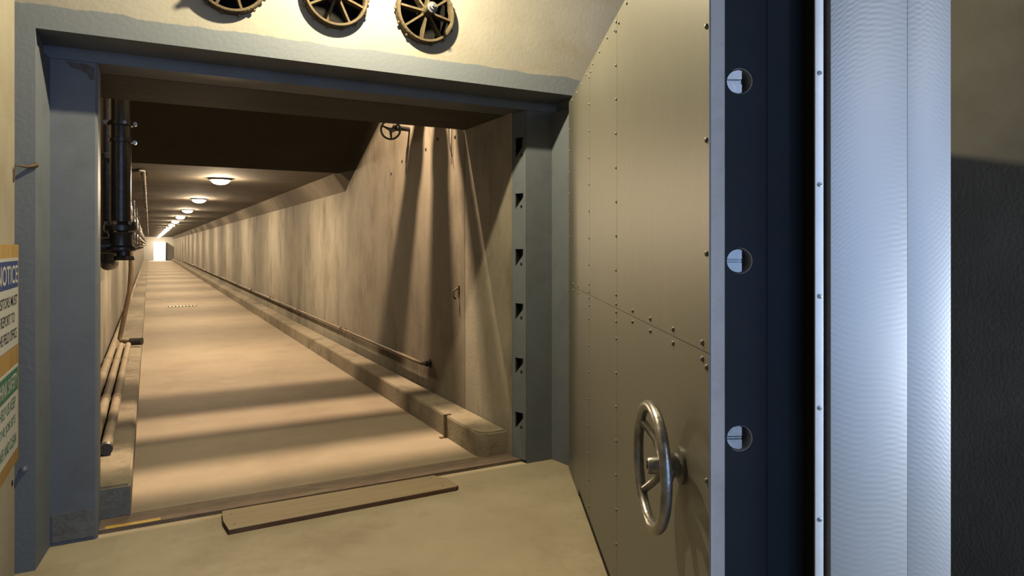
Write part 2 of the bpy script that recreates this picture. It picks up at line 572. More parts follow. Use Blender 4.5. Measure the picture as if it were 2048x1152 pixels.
# tunnel walls: right wall in cast bays, left wall, end wall with doorway
wt = MB()
wt.box(TR, TR + .3, 4.52, YP - .004, -0.3, 4.75)
wt.box(TR, TR + .3, YP + .004, YE, -0.3, 4.75)
wt.box(TR + .012, TR + .3, YP - .004, YP + .004, -0.3, 4.75)
wt.build('wall_tunnel_right', M['wall_stain_shade'], kind=S)
MB().box(TL - .3, TL, 4.56, YE, -0.3, 4.75).build('wall_tunnel_left', M['concrete_wall'], kind=S)
we = MB()
we.box(TL, 0.44, YE, YE + .3, 0, TC)
we.box(1.62, TR, YE, YE + .3, 0, TC)
we.box(0.44, 1.62, YE, YE + .3, 2.05, TC)
we.build('wall_tunnel_end', M['white_paint'], kind=S)
# added white box beyond the end door, lit to white out the opening
ch = MB()
ch.box(-3, 5, YE + 4, YE + 4.2, -.2, 3)
ch.box(-3, 5, YE, YE + 4, -.2, 0)
ch.box(-3, 5, YE + .3, YE + 4, 3, 3.2)
ch.box(-3.2, -3, YE + .3, YE + 4, 0, 3)
ch.box(5, 5.2, YE + .3, YE + 4, 0, 3)
ch.build('wall_glow_box', M['white_paint'], kind=S)
light('glow_box_light', 'POINT', (1.0, YE + 2.0, 2.7), 1500, (1.0, 0.97, 0.9), shadow_soft_size=0.2)  # added lamp that makes the end doorway read as white
MB().box(1.62, 1.66, YE - .9, YE - .02, 0.02, 2.05).build('door_2', M['black'], kind=S)

# ceilings: flat tunnel ceiling, sloping transition, high bay
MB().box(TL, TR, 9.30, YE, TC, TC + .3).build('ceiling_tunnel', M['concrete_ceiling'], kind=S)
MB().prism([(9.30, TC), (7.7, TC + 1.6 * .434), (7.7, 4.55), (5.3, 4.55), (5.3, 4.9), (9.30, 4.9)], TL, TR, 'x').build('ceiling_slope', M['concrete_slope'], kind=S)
# chamfered cove along the top of the right wall, with its cut end, and strip up the slope
cv = MB()
A0 = [(TR, 9.02, TC), (2.255, 9.43, TC), (TR, 9.45, 2.365)]
A1 = [(TR, YE, TC), (2.255, YE, TC), (TR, YE, 2.365)]
va = [cv.bm.verts.new(p) for p in A0]
vb = [cv.bm.verts.new(p) for p in A1]
cv.bm.faces.new(va)
cv.bm.faces.new(vb)
for i in range(3):
    cv.bm.faces.new((va[i], va[(i + 1) % 3], vb[(i + 1) % 3], vb[i]))
cv.build('trim_1', M['concrete_ceiling'], kind=S, smooth=False)
cs = MB()
ya, za, yb, zb = 9.28, TC + .01, 7.72, TC + 1.58 * .434
B0 = [(TR, ya, za), (TR - .13, ya, za), (TR, ya - .06, za - .12)]
B1 = [(TR, yb, zb), (TR - .13, yb, zb), (TR, yb - .06, zb - .12)]
va = [cs.bm.verts.new(p) for p in B0]
vb = [cs.bm.verts.new(p) for p in B1]
cs.bm.faces.new(va)
cs.bm.faces.new(vb)
for i in range(3):
    cs.bm.faces.new((va[i], va[(i + 1) % 3], vb[(i + 1) % 3], vb[i]))
cs.build('trim_2', M['concrete_slope'], kind=S, smooth=False)

# ---------------------------------------------------------------- steel door frame (trim_3)
fr = bpy.data.objects.new('trim_3', None)
C.objects.link(fr)
fr['kind'] = S
MB().prism([(-.50, YF), (-.47, 4.38), (-.262, 4.38), (-.25, 4.392), (-.25, 4.62), (-.50, 4.62)], -.02, ZS + .0).build('jamb', M['gray_paint'], fr, smooth=False)
MB().box(-.462, -.266, 4.3755, 4.3795, 0.0, 0.15).build('worn_kick_patch', M['gray_paint_worn'], fr, label='scuffed rusty paint at the foot of the jamb')
wc = MB()
wc.prism([(-.40, 2.608), (-.36, 2.600), (-.31, 2.604), (-.268, 2.585), (-.266, 2.52), (-.285, 2.515), (-.30, 2.545), (-.335, 2.565), (-.375, 2.572)], 4.3782, 4.3797, 'y')
wc.build('rust_patch', M['rust_corner'], fr, label='rubbed rusty patch at the top corner of the jamb')
MB().prism([(2.74, YF), (2.70, 4.38), (2.476, 4.38), (2.50, 4.40), (2.50, 4.52), (2.74, 4.52)], -.02, ZS + .0).build('jamb', M['gray_paint'], fr, smooth=False)
MB().prism([(YF + .0005, 2.690), (4.379, 2.680), (4.379, ZS + .002), (4.64, ZS + .002), (4.64, 2.70), (YF + .0005, 2.70)], -.50, 2.74, 'x').build('header', M['gray_paint'], fr, smooth=False)
# threshold: rusty plate, riser and a yellow paint stripe
MB().box(-.249, 2.476, 4.44, 4.64, -.03, 0.0).build('threshold_plate', M['rust_plate'], fr)
MB().box(-.22, 0.06, 4.441, 4.482, 0.0, 0.002).build('paint_stripe', M['yellow'], fr, label='worn yellow paint stripe on the sill')
# keeper plate with six latch slots on the hinge side, plane runs from (2.476,4.38) to (2.432,4.52)
p0, p1 = Vector((2.476, 4.385, 0)), Vector((2.433, 4.52, 0))
kd = (p1 - p0)
kl = kd.length
kd.normalize()
kn = Vector((-kd.y, kd.x, 0))
if kn.x > 0:
    kn = -kn
SL = [(2.267, 2.417), (1.879, 1.996), (1.446, 1.577), (1.042, 1.167), (.636, .756), (.221, .346)]
kroot = bpy.data.objects.new('keeper_plate', None)
C.objects.link(kroot)
kroot.parent = fr


def kbox(mb, s0, s1, z0, z1, d0, d1):
    q = [p0 + kd * s + kn * d_ for (s, d_) in ((s0, d0), (s1, d0), (s1, d1), (s0, d1))]
    mb.prism([(v.x, v.y) for v in q], z0, z1)


km = MB()
hs0, hs1 = .028, .112
kbox(km, 0, hs0, 0, ZS, -.012, 0)
kbox(km, hs1, kl, 0, ZS, -.012, 0)
edges_z = [0.0]
for (z0, z1) in reversed(SL):
    edges_z += [z0, z1]
edges_z.append(ZS)
for i in range(0, len(edges_z), 2):
    kbox(km, hs0, hs1, edges_z[i], edges_z[i + 1], -.012, 0)
km.build('slotted_strip', M['gray_paint'], kroot, smooth=False)
for (z0, z1) in SL:
    bx = MB()
    kbox(bx, hs0 - .01, hs1 + .01, z0 - .01, z1 + .01, -.062, -.055)
    kbox(bx, hs0 - .01, hs0, z0, z1, -.055, -.012)
    kbox(bx, hs1, hs1 + .01, z0, z1, -.055, -.012)
    kbox(bx, hs0, hs1, z0 - .01, z0, -.055, -.012)
    kbox(bx, hs0, hs1, z1, z1 + .01, -.055, -.012)
    bx.build('latch_pocket', M['void'], kroot, smooth=False)
    # wedge added in the near-bottom corner, shaped as the lit triangle of each slot
    lp = MB()
    q = [(hs0, z0), (hs1, z0), (hs0, z0 + .09)]
    vv = [[lp.bm.verts.new(p0 + kd * a + kn * dd + Vector((0, 0, zz))) for (a, zz) in q] for dd in (-.03, -.004)]
    lp.bm.faces.new(vv[0])
    lp.bm.faces.new(vv[1])
    for i in range(3):
        lp.bm.faces.new((vv[0][i], vv[0][(i + 1) % 3], vv[1][(i + 1) % 3], vv[1][i]))
    lp.build('lit_corner_wedge', M['gray_paint'], kroot, smooth=False)
    c_ = p0 + kd * .05 + Vector((0, 0, z0 + .018))
    MB().cyl(c_ + kn * -.006, c_ + kn * -.001, .011, 10).build('bolt', M['black'], kroot)

# ================================================================ BLAST DOOR
# local frame: +x = along door from hinge to free edge is -a ; use matrix so local (a, b, z)
door = thing('blast_door', 'thick grey steel blast door standing open, riveted sheet face with handwheel', 'door')
door['kind'] = 'thing'
EA = Vector((.445, .8955, 0)).normalized()
EB = Vector((EA.y, -EA.x, 0))
door.matrix_world = Matrix(((EA.x, EB.x, 0, 0), (EA.y, EB.y, 0, 0), (0, 0, 1, 0), (0, 0, 0, 1)))
DT = 2.65
A_F, B_I = 1.746, 0.572
DBOT = 0.033
# plug body with three bolt holes in the free edge
BOLTS = [(.651, 2.031), (.651, 1.561), (.651, 1.097), (.651, .63)]
BR = .0335
pb = MB()
a0 = A_F
# edge face (plane a=a0) with holes
edges = []
bi = B_I + .004
vs_ = [pb.bm.verts.new((a0, bb, zz)) for (bb, zz) in ((bi, DBOT), (.852, DBOT), (.852, DT), (bi, DT))]
edges += [pb.bm.edges.new((vs_[i], vs_[(i + 1) % 4])) for i in range(4)]
for (hb, hz) in BOLTS:
    ring = [pb.bm.verts.new((a0, hb + BR * math.cos(2 * PI * k / 24), hz + BR * math.sin(2 * PI * k / 24))) for k in range(24)]
    edges += [pb.bm.edges.new((ring[k], ring[(k + 1) % 24])) for k in range(24)]
    back = [pb.bm.verts.new((a0 + .06, v.co.y, v.co.z)) for v in ring]
    for k in range(24):
        pb.bm.faces.new((ring[k], ring[(k + 1) % 24], back[(k + 1) % 24], back[k]))
    pb.bm.faces.new(back)
bmesh.ops.triangle_fill(pb.bm, edges=edges, use_beauty=True)
H = [(4.90, bi), (4.80, .852)]
far = [pb.bm.verts.new((H[0][0], bi, DBOT)), pb.bm.verts.new((H[1][0], .852, DBOT)), pb.bm.verts.new((H[1][0], .852, DT)), pb.bm.verts.new((H[0][0], bi, DT))]
for i in range(4):
    pb.bm.faces.new((vs_[i], vs_[(i + 1) % 4], far[(i + 1) % 4], far[i]))
pb.bm.faces.new(far)
pb.build('plug_body', M['door_edge_lit'], door, smooth=False)
# dark sheets over the edge face, painting the outer slab's shadow on it
MB().box(a0 - .003, a0 - .0002, .724, .8215, DBOT, DT).build('edge_shadow_sheet', M['edge_shadow'], door)
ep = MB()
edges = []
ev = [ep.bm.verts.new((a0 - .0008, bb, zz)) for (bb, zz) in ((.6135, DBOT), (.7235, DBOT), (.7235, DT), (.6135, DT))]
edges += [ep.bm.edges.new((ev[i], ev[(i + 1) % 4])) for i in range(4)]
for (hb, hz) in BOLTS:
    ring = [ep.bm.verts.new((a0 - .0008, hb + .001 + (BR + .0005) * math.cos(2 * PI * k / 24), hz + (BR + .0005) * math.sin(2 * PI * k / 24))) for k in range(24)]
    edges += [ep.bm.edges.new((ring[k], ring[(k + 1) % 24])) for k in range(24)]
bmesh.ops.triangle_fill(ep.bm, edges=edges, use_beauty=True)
ep.build('edge_shadow_sheet', M['edge_shadow'], door, smooth=False)
# lock bolts
for i, (hb, hz) in enumerate(BOLTS):
    m_ = MB()
    g = .0045
    for (lo, hi) in ((-1, -.22), (.22, 1)) if i == 0 else ((-1, -.16), (-.04, .04), (.16, 1)):
        pts = []
        R = BR - .003
        n_ = 10
        for k in range(n_ + 1):
            zz = lo * R * .999 + (hi - lo) * R * .999 * k / n_
            pts.append((hb - math.sqrt(max(R * R - zz * zz, 0)), hz + zz))
        for k in range(n_, -1, -1):
            zz = lo * R * .999 + (hi - lo) * R * .999 * k / n_
            pts.append((min(hb + math.sqrt(max(R * R - zz * zz, 0)), hb + .30 * R), hz + zz))
        m_.prism(pts, a0 + .006, a0 + .05, 'x')
    m_.box(a0 + .014, a0 + .05, hb - .03, hb + .010, hz - .008, hz + .008)
    m_.build('lock_bolt', M['bolt_steel'], door, smooth=False)
# seal bar with slotted screws
MB().box(1.706, a0, .848, .856, DBOT, DT).build('gap_block', M['gap_black'], door)
MB().box(1.6895, a0, .8225, .8432, DBOT, DT).build('gap_block', M['gap_black'], door)  # black block added to darken the gap beside the seal bar
sb = MB().box(1.6825, 1.689, .822, .8435, DBOT, DT, .0015).build('seal_bar', M['steel_bar'], door)
scr = MB()
scr.lathe((0, 0, 0), (-1, 0, 0), [(0, -.001), (.0062, -.001), (.0062, .0008), (.005, .0016), (0, .0016)], 12)
scr_me = scr.mesh('screw', M['bolt_steel'])
slot_me = MB().box(-.0022, -.0012, -.005, .005, -.0009, .0009).mesh('screw_slot', M['black'], False)
zs_ = 2.32
for k in range(9):
    if zs_ < .1:
        break
    so = inst('screw', scr_me, sb, (1.6825, .8335, zs_))
    rot = random.uniform(-.9, .9)
    # slot drawn as a thin bar in the screw head
    q = inst('screw_slot', slot_me, sb, (1.6825, .8335, zs_), (rot, 0, 0))
    zs_ -= .2825
# outer slab
sl = MB()
sl.prism([(1.686, .860), (1.686, 1.171), (4.85, 1.171), (4.80, .860)], DBOT, DT)
sl.build('outer_slab', M['door_edge_lit'], door, smooth=False)
MB().box(1.680, 1.6862, .8605, 1.0580, DBOT, DT, .001).build('milled_face', M['milled'], door, label='bright milled steel edge with swirling cutter marks')
MB().box(1.680, 1.6862, 1.0584, 1.171, DBOT, DT, .001).build('milled_face', M['milled'], door, label='bright milled steel edge with swirling cutter marks')
# inner cladding sheets
SEAMS_A = [(A_F + .001, 3.028), (3.032, 3.864), (3.868, 4.898)]
SEAM_Z = 1.318
DP = M['door_sheet']
for (s0, s1) in SEAMS_A:
    for (z0, z1) in ((.027, SEAM_Z - .0012), (SEAM_Z + .0012, DT - .004)):
        MB().box(s0, s1, B_I, B_I + .004, z0, z1).build('cladding_panel', DP, door, smooth=False)
MB().box(4.36, 4.898, B_I, B_I + .004, -.018, .0265).build('bottom_strip', DP, door, smooth=False)
MB().box(1.75, 4.6, B_I + .0045, B_I + .05, -.021, DBOT + .002).build('bottom_gap_strip', M['gap_black'], door)  # black strip standing in for the shadow gap under the door
# rivets
rv = MB()
rv.lathe((0, 0, 0), (0, -1, 0), [(.0075, 0), (.0068, .003), (.0042, .0054), (0, .0062)], 8)
rv_me = rv.mesh('rivet', DP)


def rivet(a, z, s=1.0):
    o_ = inst('rivet', rv_me, door, (a, B_I, z))
    o_.scale = (s, s, s)


for a in (3.866, 3.03):
    off = .018
    z = 1.49 - .155 * 9
    while z < 2.62:
        if abs(z - SEAM_Z) > .05 and z > .06:
            rivet(a + (off if int(z * 100) % 2 else off * .6), z)
        z += .155
    for dz in (-.06, -.018, .018, .06):
        rivet(a + .012, SEAM_Z + dz)
for a in (4.35, 4.62, 2.69, 2.39, 2.09, 1.80):
    for dz in (-.022, .022):
        rivet(a, SEAM_Z + dz, 1.15)
for k in range(8):
    rivet(1.765, 2.46 - .30 * k + .02, 1.1)
for k in range(16):
    rivet(4.875, .12 + .155 * k)
for k in range(12):
    rivet(2.1 + k * .235, DT - .035)
for da in (-.05, .05):
    rivet(3.03 + da, DT - .06)
    rivet(3.866 + da, DT - .06)
# handwheel (axis along -b)
hw = bpy.data.objects.new('handwheel', None)
C.objects.link(hw)
hw.parent = door
hw.location = (2.00, B_I, .945)
RB = -.092
R_RIM = .175
MB().torus((0, RB, 0), (0, 1, 0), R_RIM, .0165, 56, 14).build('rim', M['wheel_metal'], hw)
for k in range(3):
    t = math.radians((36, -44, 178)[k])
    dx, dz = math.cos(t), math.sin(t)
    MB().tube([(dx * .02, RB + .035, dz * .02), (dx * .09, RB + .034, dz * .09), (dx * .13, RB + .02, dz * .13), (dx * .168, RB + .003, dz * .168)],
              [.014, .012, .012, .013], 10).build('spoke', M['wheel_metal'], hw)
MB().lathe((0, 0, 0), (0, -1, 0), [(.016, .02), (.027, .04), (.025, .05), (.025, .098), (.021, .104), (.014, .104), (.013, .085), (0, .085)], 24).build('hub', M['wheel_metal'], hw)
MB().lathe((0, 0, 0), (0, -1, 0), [(.055, 0), (.055, .010), (.036, .014), (.033, .04), (.028, .046), (0, .046)], 24).build('boss', M['door_sheet'], hw)

# ================================================================ VENT WHEELS on the front wall
hub_d = [None, None, None]
VL = ['rusty spoked round vent cover above the frame, nearest the corner with the notice board wall',
      'rusty spoked round vent cover above the frame, middle of the row of three',
      'rusty spoked round vent cover nearest the blast door, thick hub tube jutting out']
for i, (vx, vz) in enumerate(WHEELS):
    t = thing('vent_cover', VL[i], 'vent', (vx, YF, vz), 0, 'round vent covers above the door frame')
    R = .190
    MB().lathe((0, 0, 0), (0, -1, 0), [(R - .018, 0), (R + .004, 0), (R + .004, .05), (R - .002, .058), (R - .014, .058), (R - .018, .05), (R - .018, 0)], 48).build('ring', M['rust'], t)
    for k in range(8):
        th = 2 * PI * k / 8 + .33 + i * .15
        ux, uz = math.cos(th), math.sin(th)
        px_, pz_ = -uz, ux
        m_ = MB()
        h = .0065
        q = []
        for (rr, yy) in ((.03, .0), (.03, -.062), (R - .016, -.045), (R - .016, 0)):
            q.append((rr, yy))
        va = [m_.bm.verts.new((rr * ux + px_ * h, yy, rr * uz + pz_ * h)) for rr, yy in q]
        vb = [m_.bm.verts.new((rr * ux - px_ * h, yy, rr * uz - pz_ * h)) for rr, yy in q]
        m_.bm.faces.new(va)
        m_.bm.faces.new(vb)
        for j in range(4):
            m_.bm.faces.new((va[j], va[(j + 1) % 4], vb[(j + 1) % 4], vb[j]))
        m_.build('spoke', M['rust'], t, smooth=False)
    HL = .15
    MB().lathe((0, 0, 0), (0, -1, 0), [(0, -.02), (.040, -.02), (.034, .06), (.028, HL), (0, HL)], 20).build('hub', M['rust'], t)
    MB().lathe((0, -HL, 0), (0, -1, 0), [(.034, -.012), (.036, 0), (.034, .006), (.024, .008), (.022, .024), (.012, .026), (.012, .045), (0, .045)], 16).build('hub_nut', M['fitting'], t)
    bm_me = MB().ball((0, 0, 0), .011, 8, 5).mesh('bolt', M['rust'])
    for k in range(14):
        th = 2 * PI * k / 14
        inst('bolt', bm_me, t, ((R + .008) * math.cos(th), -.028, (R + .008) * math.sin(th)))

# ================================================================ CURBS
def curb(name, x0, x1, ya_, yb_, label, round_x):
    pts = []
    rr = .10
    if round_x == 'low':      # rounded at the low-x corner of the near end
        pts.append((x1, ya_))
        for k in range(7):
            t_ = PI / 2 * k / 6
            pts.append((x0 + rr - rr * math.sin(t_), ya_ + rr - rr * math.cos(t_)))
        pts += [(x0, yb_), (x1, yb_)]
    else:
        pts = [(x0, ya_), (x1 - .012, ya_), (x1, ya_ + .012), (x1, yb_), (x0, yb_)]
    m_ = MB()
    m_.prism(pts, 0.0, .185)
    top = [v for v in m_.bm.verts if v.co.z > .1]
    es = [e for e in m_.bm.edges if all(v.co.z > .1 for v in e.verts)]
    bmesh.ops.bevel(m_.bm, geom=es, offset=.014, segments=2, affect='EDGES')
    return tag(m_.build(name, M['curb'], smooth=True), label, 'curb')


cr = curb('concrete_curb', 2.19, TR - .001, 4.60, YE - .01, 'stained concrete curb with rounded end along the wall with the handrail pipe', 'low')
cl = curb('concrete_curb', TL + .001, -.095, 4.621, YE - .01, 'concrete curb carrying low pipes, its grey painted end near the worn jamb', 'high')
# grey painted end of the left curb
MB().box(TL + .01, -.098, 4.611, 4.6195, 0.002, .172).build('painted_end', M['gray_paint_worn'], cl, label='grey painted end face')
# iron strap on right curb
st = MB()
st.box(2.168, 2.1895, 5.22, 5.245, 0.0, .19)
st.box(2.168, 2.23, 5.22, 5.245, .186, .192)
st.box(2.13, 2.1895, 5.215, 5.25, 0.0, .006)
tag(st.build('iron_strap', M['pipe_brown']), 'rusty iron strap bent over the rounded curb near its end', 'strap')

# ================================================================ PLANK on the floor
pk = thing('plank', 'long flat wooden plank lying on the floor against the door sill', 'plank', (0, 0, 0))
Q = [(.387, 4.395), (1.739, 4.385), (1.80, 4.30), (1.813, 4.125), (1.79, 4.112), (.395, 4.089), (.378, 4.24)]
pt = MB()
pt.prism(Q, .004, .0075)
pt.build('board_face', M['plank_wood'], pk, smooth=False)
ps = MB()
ps.prism(Q, -.0215, .004)
ps.build('board_core', M['plank_side'], pk, smooth=False)
nl = MB().lathe((0, 0, .0075), (0, 0, 1), [(.006, 0), (.005, .0015), (0, .002)], 8).mesh('nail', M['pipe_brown'])
for (x, y) in ((.43, 4.16), (.43, 4.33), (1.72, 4.17), (1.70, 4.34)):
    inst('nail', nl, pk, (x, y, 0))

# ================================================================ NOTICE BOARD and signs on the left wall
XB = -.56
bd = MB()
bd.box(XL + .001, XB, 3.15, 4.04, .565, 1.607, .002)
tag(bd.build('backing_board', M['plywood']), 'plywood backing board on the side wall holding two printed signs', 'board')
_fc = 0


def lettering(txt, y_c, z_base, height, width, mat, parent, x):
    cu = bpy.data.curves.new('lettering', 'FONT')
    cu.body = txt
    cu.align_x = 'CENTER'
    cu.size = 1.0
    cu.extrude = 0.0
    cu.offset = .012
    tmp = bpy.data.objects.new('lettering', cu)
    C.objects.link(tmp)
    dg = bpy.context.evaluated_depsgraph_get()
    me = bpy.data.meshes.new_from_object(tmp.evaluated_get(dg))
    bpy.data.objects.remove(tmp)
    xs = [v.co.x for v in me.vertices]
    ys = [v.co.y for v in me.vertices]
    w0, h0, yb0, xc = max(xs) - min(xs), max(ys) - min(ys), min(ys), (max(xs) + min(xs)) / 2
    for v in me.vertices:
        v.co = Vector((0, (v.co.x - xc) / w0 * width, (v.co.y - yb0) / h0 * height))
    me.materials.clear()
    me.materials.append(mat)
    o_ = bpy.data.objects.new('lettering', me)
    C.objects.link(o_)
    o_.location = (x, y_c, z_base)
    o_.parent = parent
    return o_


# at the board plane, scale per photo pixel ~ fw/1350
s1 = thing('notice_sign', 'white sign with blue NOTICE header, upper of two on the plywood board', 'sign')
YC = 3.735
MB().box(XB, XB + .003, 3.462, 4.005, 1.13, 1.545).build('panel', M['sign_white'], s1)
MB().box(XB + .003, XB + .004, 3.474, 3.995, 1.405, 1.530).build('header_band', M['sign_blue'], s1)
lettering('NOTICE', YC, 1.425, .085, .49, M['sign_white'], s1, XB + .0046)
lettering('VISITORS MUST', YC, 1.322, .048, .49, M['ink'], s1, XB + .0036)
lettering('REPORT TO', YC, 1.243, .048, .34, M['ink'], s1, XB + .0036)
lettering('THE FIELD OFFICE', YC, 1.165, .048, .45, M['ink'], s1, XB + .0036)
s2 = thing('safety_sign', 'white sign with green header, lower of two on the plywood board', 'sign')
MB().box(XB, XB + .003, 3.47, 4.0, .635, 1.034).build('panel', M['sign_white'], s2)
MB().box(XB + .003, XB + .004, 3.482, 3.99, .915, 1.022).build('header_band', M['sign_green'], s2)
lettering('THINK SAFETY', YC, .934, .068, .47, M['sign_white'], s2, XB + .0046)
lettering('HELP US KEEP', YC, .842, .052, .38, M['sign_green'], s2, XB + .0036)
lettering('THE JOB SITE', YC, .755, .052, .38, M['sign_green'], s2, XB + .0036)
lettering('SAFE AND CLEAN', YC, .668, .052, .42, M['sign_green'], s2, XB + .0036)

# hook and bent wire in the corner
hk = MB()
hk.tube([(XL + .09, YF - .002, 2.005), (XL + .055, YF - .03, 1.99), (XL + .012, YF - .05, 1.995)], [.014, .006, .004], 8)
hk.tube([(XL + .012, YF - .05, 1.995), (XL + .007, YF - .055, 1.96), (XL + .006, YF - .055, 1.91)], .004, 8)
hook = tag(hk.build('wall_hook', M['pipe_brown']), 'small rusty hook with hanging wire in the corner beside the painted frame', 'hook')
ab = MB()
ab.lathe((-.548, YF, .492), (0, -1, 0), [(.017, 0), (.017, .005), (.011, .006), (.011, .022), (.006, .023), (.006, .03), (0, .03)], 10)
tag(ab.build('anchor_bolt', M['fitting']), 'galvanised anchor bolt low on the painted frame band', 'bolt')
ah = MB()
ah.lathe((XL, 4.03, .45), (1, 0, 0), [(.014, 0), (.014, .002), (.010, .003), (0, .003)], 10)
tag(ah.build('wall_plug', M['void']), 'black round plug hole in the side wall under the plywood board', 'plug')

# ================================================================ TUNNEL RIGHT WALL FITTINGS
rp = thing('handrail_pipe', 'thin pipe rail running low along the tunnel wall above the curb', 'pipe')
MB().tube([(TR - .002, 6.22, .447), (TR - .05, 6.235, .447), (TR - .065, 6.27, .447), (TR - .066, 6.5, .447), (TR - .066, 60, .43)], .019, 12).build('rail', M['pipe_brown'], rp)
MB().lathe((TR, 6.22, .447), (-1, 0, 0), [(.045, 0), (.045, .012), (.028, .016), (.026, .05), (0, .05)], 16).build('wall_flange', M['black'], rp, label='black wall flange')
br = MB()
br.cyl((TR, 0, 0), (TR - .066, 0, 0), .010, 8)
br.tube([(TR - .066, 0, -.05), (TR - .092, 0, -.02), (TR - .092, 0, .02), (TR - .066, 0, .04)], .009, 8)
br_me = br.mesh('bracket', M['pipe_brown'])
y = 9.4
while y < 45:
    inst('bracket', br_me, rp, (0, y, .445))
    y += 3.1
hv = thing('valve', 'black three-spoke valve wheel hanging below the lintel in front of the bright wall', 'valve', (2.16, 6.62, 2.78))
# wheel faces the doorway
AX = Vector((-.35, -.93, .0)).normalized()
MB().torus((0, 0, 0), AX, .095, .0105, 36, 10).build('rim', M['black'], hv)
U = AX.cross(Vector((0, 0, 1))).normalized()
for k in range(3):
    th = math.radians(-95 + 120 * k)
    dv = U * math.cos(th) + Vector((0, 0, 1)) * math.sin(th)
    MB().tube([(0, 0, 0), tuple(dv * .05), tuple(dv * .093)], [.017, .012, .009], 8).build('spoke', M['black'], hv)
MB().lathe((0, 0, 0), AX, [(0, -.02), (.02, -.02), (.02, .02), (0, .02)], 14).build('hub', M['black'], hv)
MB().tube([(0, 0, 0), tuple(-AX * .12), (.14, .16, .055)], [.014, .014, .014], 10).build('stem', M['black'], hv)
vbdy = MB()
vbdy.lathe((.10, .13, .050), (1, .35, .02), [(0, -.03), (.026, -.03), (.026, 0), (.034, .01), (.034, .04), (.024, .05), (.024, .17), (0, .17)], 14)
vbdy.build('valve_body', M['black'], hv)

for i, (u_y, z, lab) in enumerate(((6.33, 2.56, 'small dark anchor hole high in the wall between the two bright streaks'),
                                   (6.02, 2.62, 'small dark anchor hole high in the shaded wall streak nearer the doorway'),
                                   (7.05, 2.52, 'small dark anchor hole in the bright wall below the valve wheel'),
                                   (7.42, 2.42, 'lowest small dark anchor hole in the bright wall below the valve wheel'),
                                   (5.60, 2.58, 'small dark anchor hole in the wall right beside the seam under the lintel'))):
    m_ = MB()
    m_.lathe((TR, u_y, z), (-1, 0, 0), [(.017, 0), (.017, .003), (.010, .004), (.009, .001), (0, .001)], 12)
    tag(m_.build('anchor_hole', M['void']), lab, 'hole')
hk = MB()
hk.box(TR - .012, TR, 5.50, 5.54, 1.17, 1.25)
hk.tube([(TR - .006, 5.52, 1.23), (TR - .05, 5.52, 1.20), (TR - .055, 5.52, 1.15), (TR - .03, 5.52, 1.13)], .008, 8)
tag(hk.build('wall_bracket', M['pipe_brown']), 'small rusty hook bracket on the dark wall streak beside the seam', 'bracket')
wl = MB()
wl.tube([(TR - .01, 5.73, 2.70), (TR - .012, 5.72, 2.55), (TR - .012, 5.66, 2.42), (TR - .02, 5.64, 2.34), (TR - .012, 5.66, 2.40), (TR - .014, 5.64, 2.70)], .005, 6)
tag(wl.build('hanging_wire', M['black']), 'loop of thin wire hanging down the wall under the lintel', 'wire')

# cross pipes in the high bay (they cast the streaks seen on wall and floor)
for i, (yc, r_, lab) in enumerate(((6.225, .072, 'thick dark pipe crossing the high bay above the lintel, deepest of three'),
                                   (5.985, .066, 'dark pipe crossing the high bay above the lintel, middle of three'),
                                   (5.805, .036, 'thin dark pipe crossing the high bay just behind the lintel'))):
    t = thing('cross_pipe', lab, 'pipe', (0, yc, 3.6), 0, 'pipes crossing the high bay')
    MB().cyl((TL, 0, 0), (TR, 0, 0), r_, 20).build('pipe', M['pipe_dark'], t)
    for x in (TL + .05, 0.6, 1.7, TR - .09):
        MB().cyl((x, 0, 0), (x + .05, 0, 0), r_ * 1.18, 20).build('coupling', M['pipe_dark'], t)

# ================================================================ TUNNEL LEFT SIDE PIPES
ris = thing('riser_pipe', 'thick black vertical pipe with clamps just inside the doorway', 'pipe', (-.195, 6.05, 0))
MB().tube([(-.28, 0, 3.40), (-.12, 0, 3.40), (-.03, 0, 3.36), (.0, 0, 3.26), (.0, 0, 1.80), (.004, 0, 1.74)], .073, 24).build('pipe', M['pipe_dark'], ris)
MB().lathe((0, 0, 2.53), (0, 0, 1), [(.07, 0), (.088, .004), (.088, .035), (.07, .04)], 24).build('clamp', M['pipe_dark'], ris)
MB().lathe((0, 0, 2.40), (0, 0, 1), [(.07, 0), (.082, .004), (.082, .03), (.07, .035)], 24).build('clamp', M['pipe_dark'], ris)
bolt_me = MB().lathe((0, 0, 0), (0, -1, 0), [(0, -.03), (.014, -.03), (.014, -.012), (.008, -.012), (.008, .02), (.015, .02), (.015, .034), (0, .034)], 8).mesh('clamp_bolt', M['fitting'])
for (bx_, bz_) in ((-.10, 2.55), (.10, 2.55), (.098, 2.405), (.03, 2.55)):
    inst('clamp_bolt', bolt_me, ris, (bx_, -.055 if abs(bx_) < .05 else -.01, bz_))
fl_ = MB()
fl_.lathe((0, 0, 1.56), (0, 0, 1), [(0, 0), (.10, 0), (.11, .01), (.11, .03), (.085, .045), (.08, .12), (.095, .15), (.115, .16), (.115, .20), (.095, .21), (.075, .23)], 24)
fl_.build('flanged_tee', M['pipe_dark'], ris)
MB().cyl((-.25, 0, 1.60), (.02, 0, 1.60), .06, 18).build('branch', M['pipe_dark'], ris)
MB().lathe((0.02, -.02, 1.49), (0, 0, 1), [(0, 0), (.075, 0), (.08, .01), (.07, .03), (.05, .035), (.05, .08)], 20).build('drain_cap', M['pipe_dark'], ris)
for k in range(6):
    th = 2 * PI * k / 6 + .2
    inst('flange_bolt', MB().lathe((0, 0, 0), (0, 0, 1), [(0, -.03), (.013, -.03), (.013, .055), (0, .055)], 8).mesh('flange_bolt', M['fitting']), ris, (.097 * math.cos(th), .097 * math.sin(th), 1.735))
r2 = thing('wall_pipe', 'black pipe behind the thick vertical riser, close to the jamb', 'pipe', (-.30, 6.38, 0))
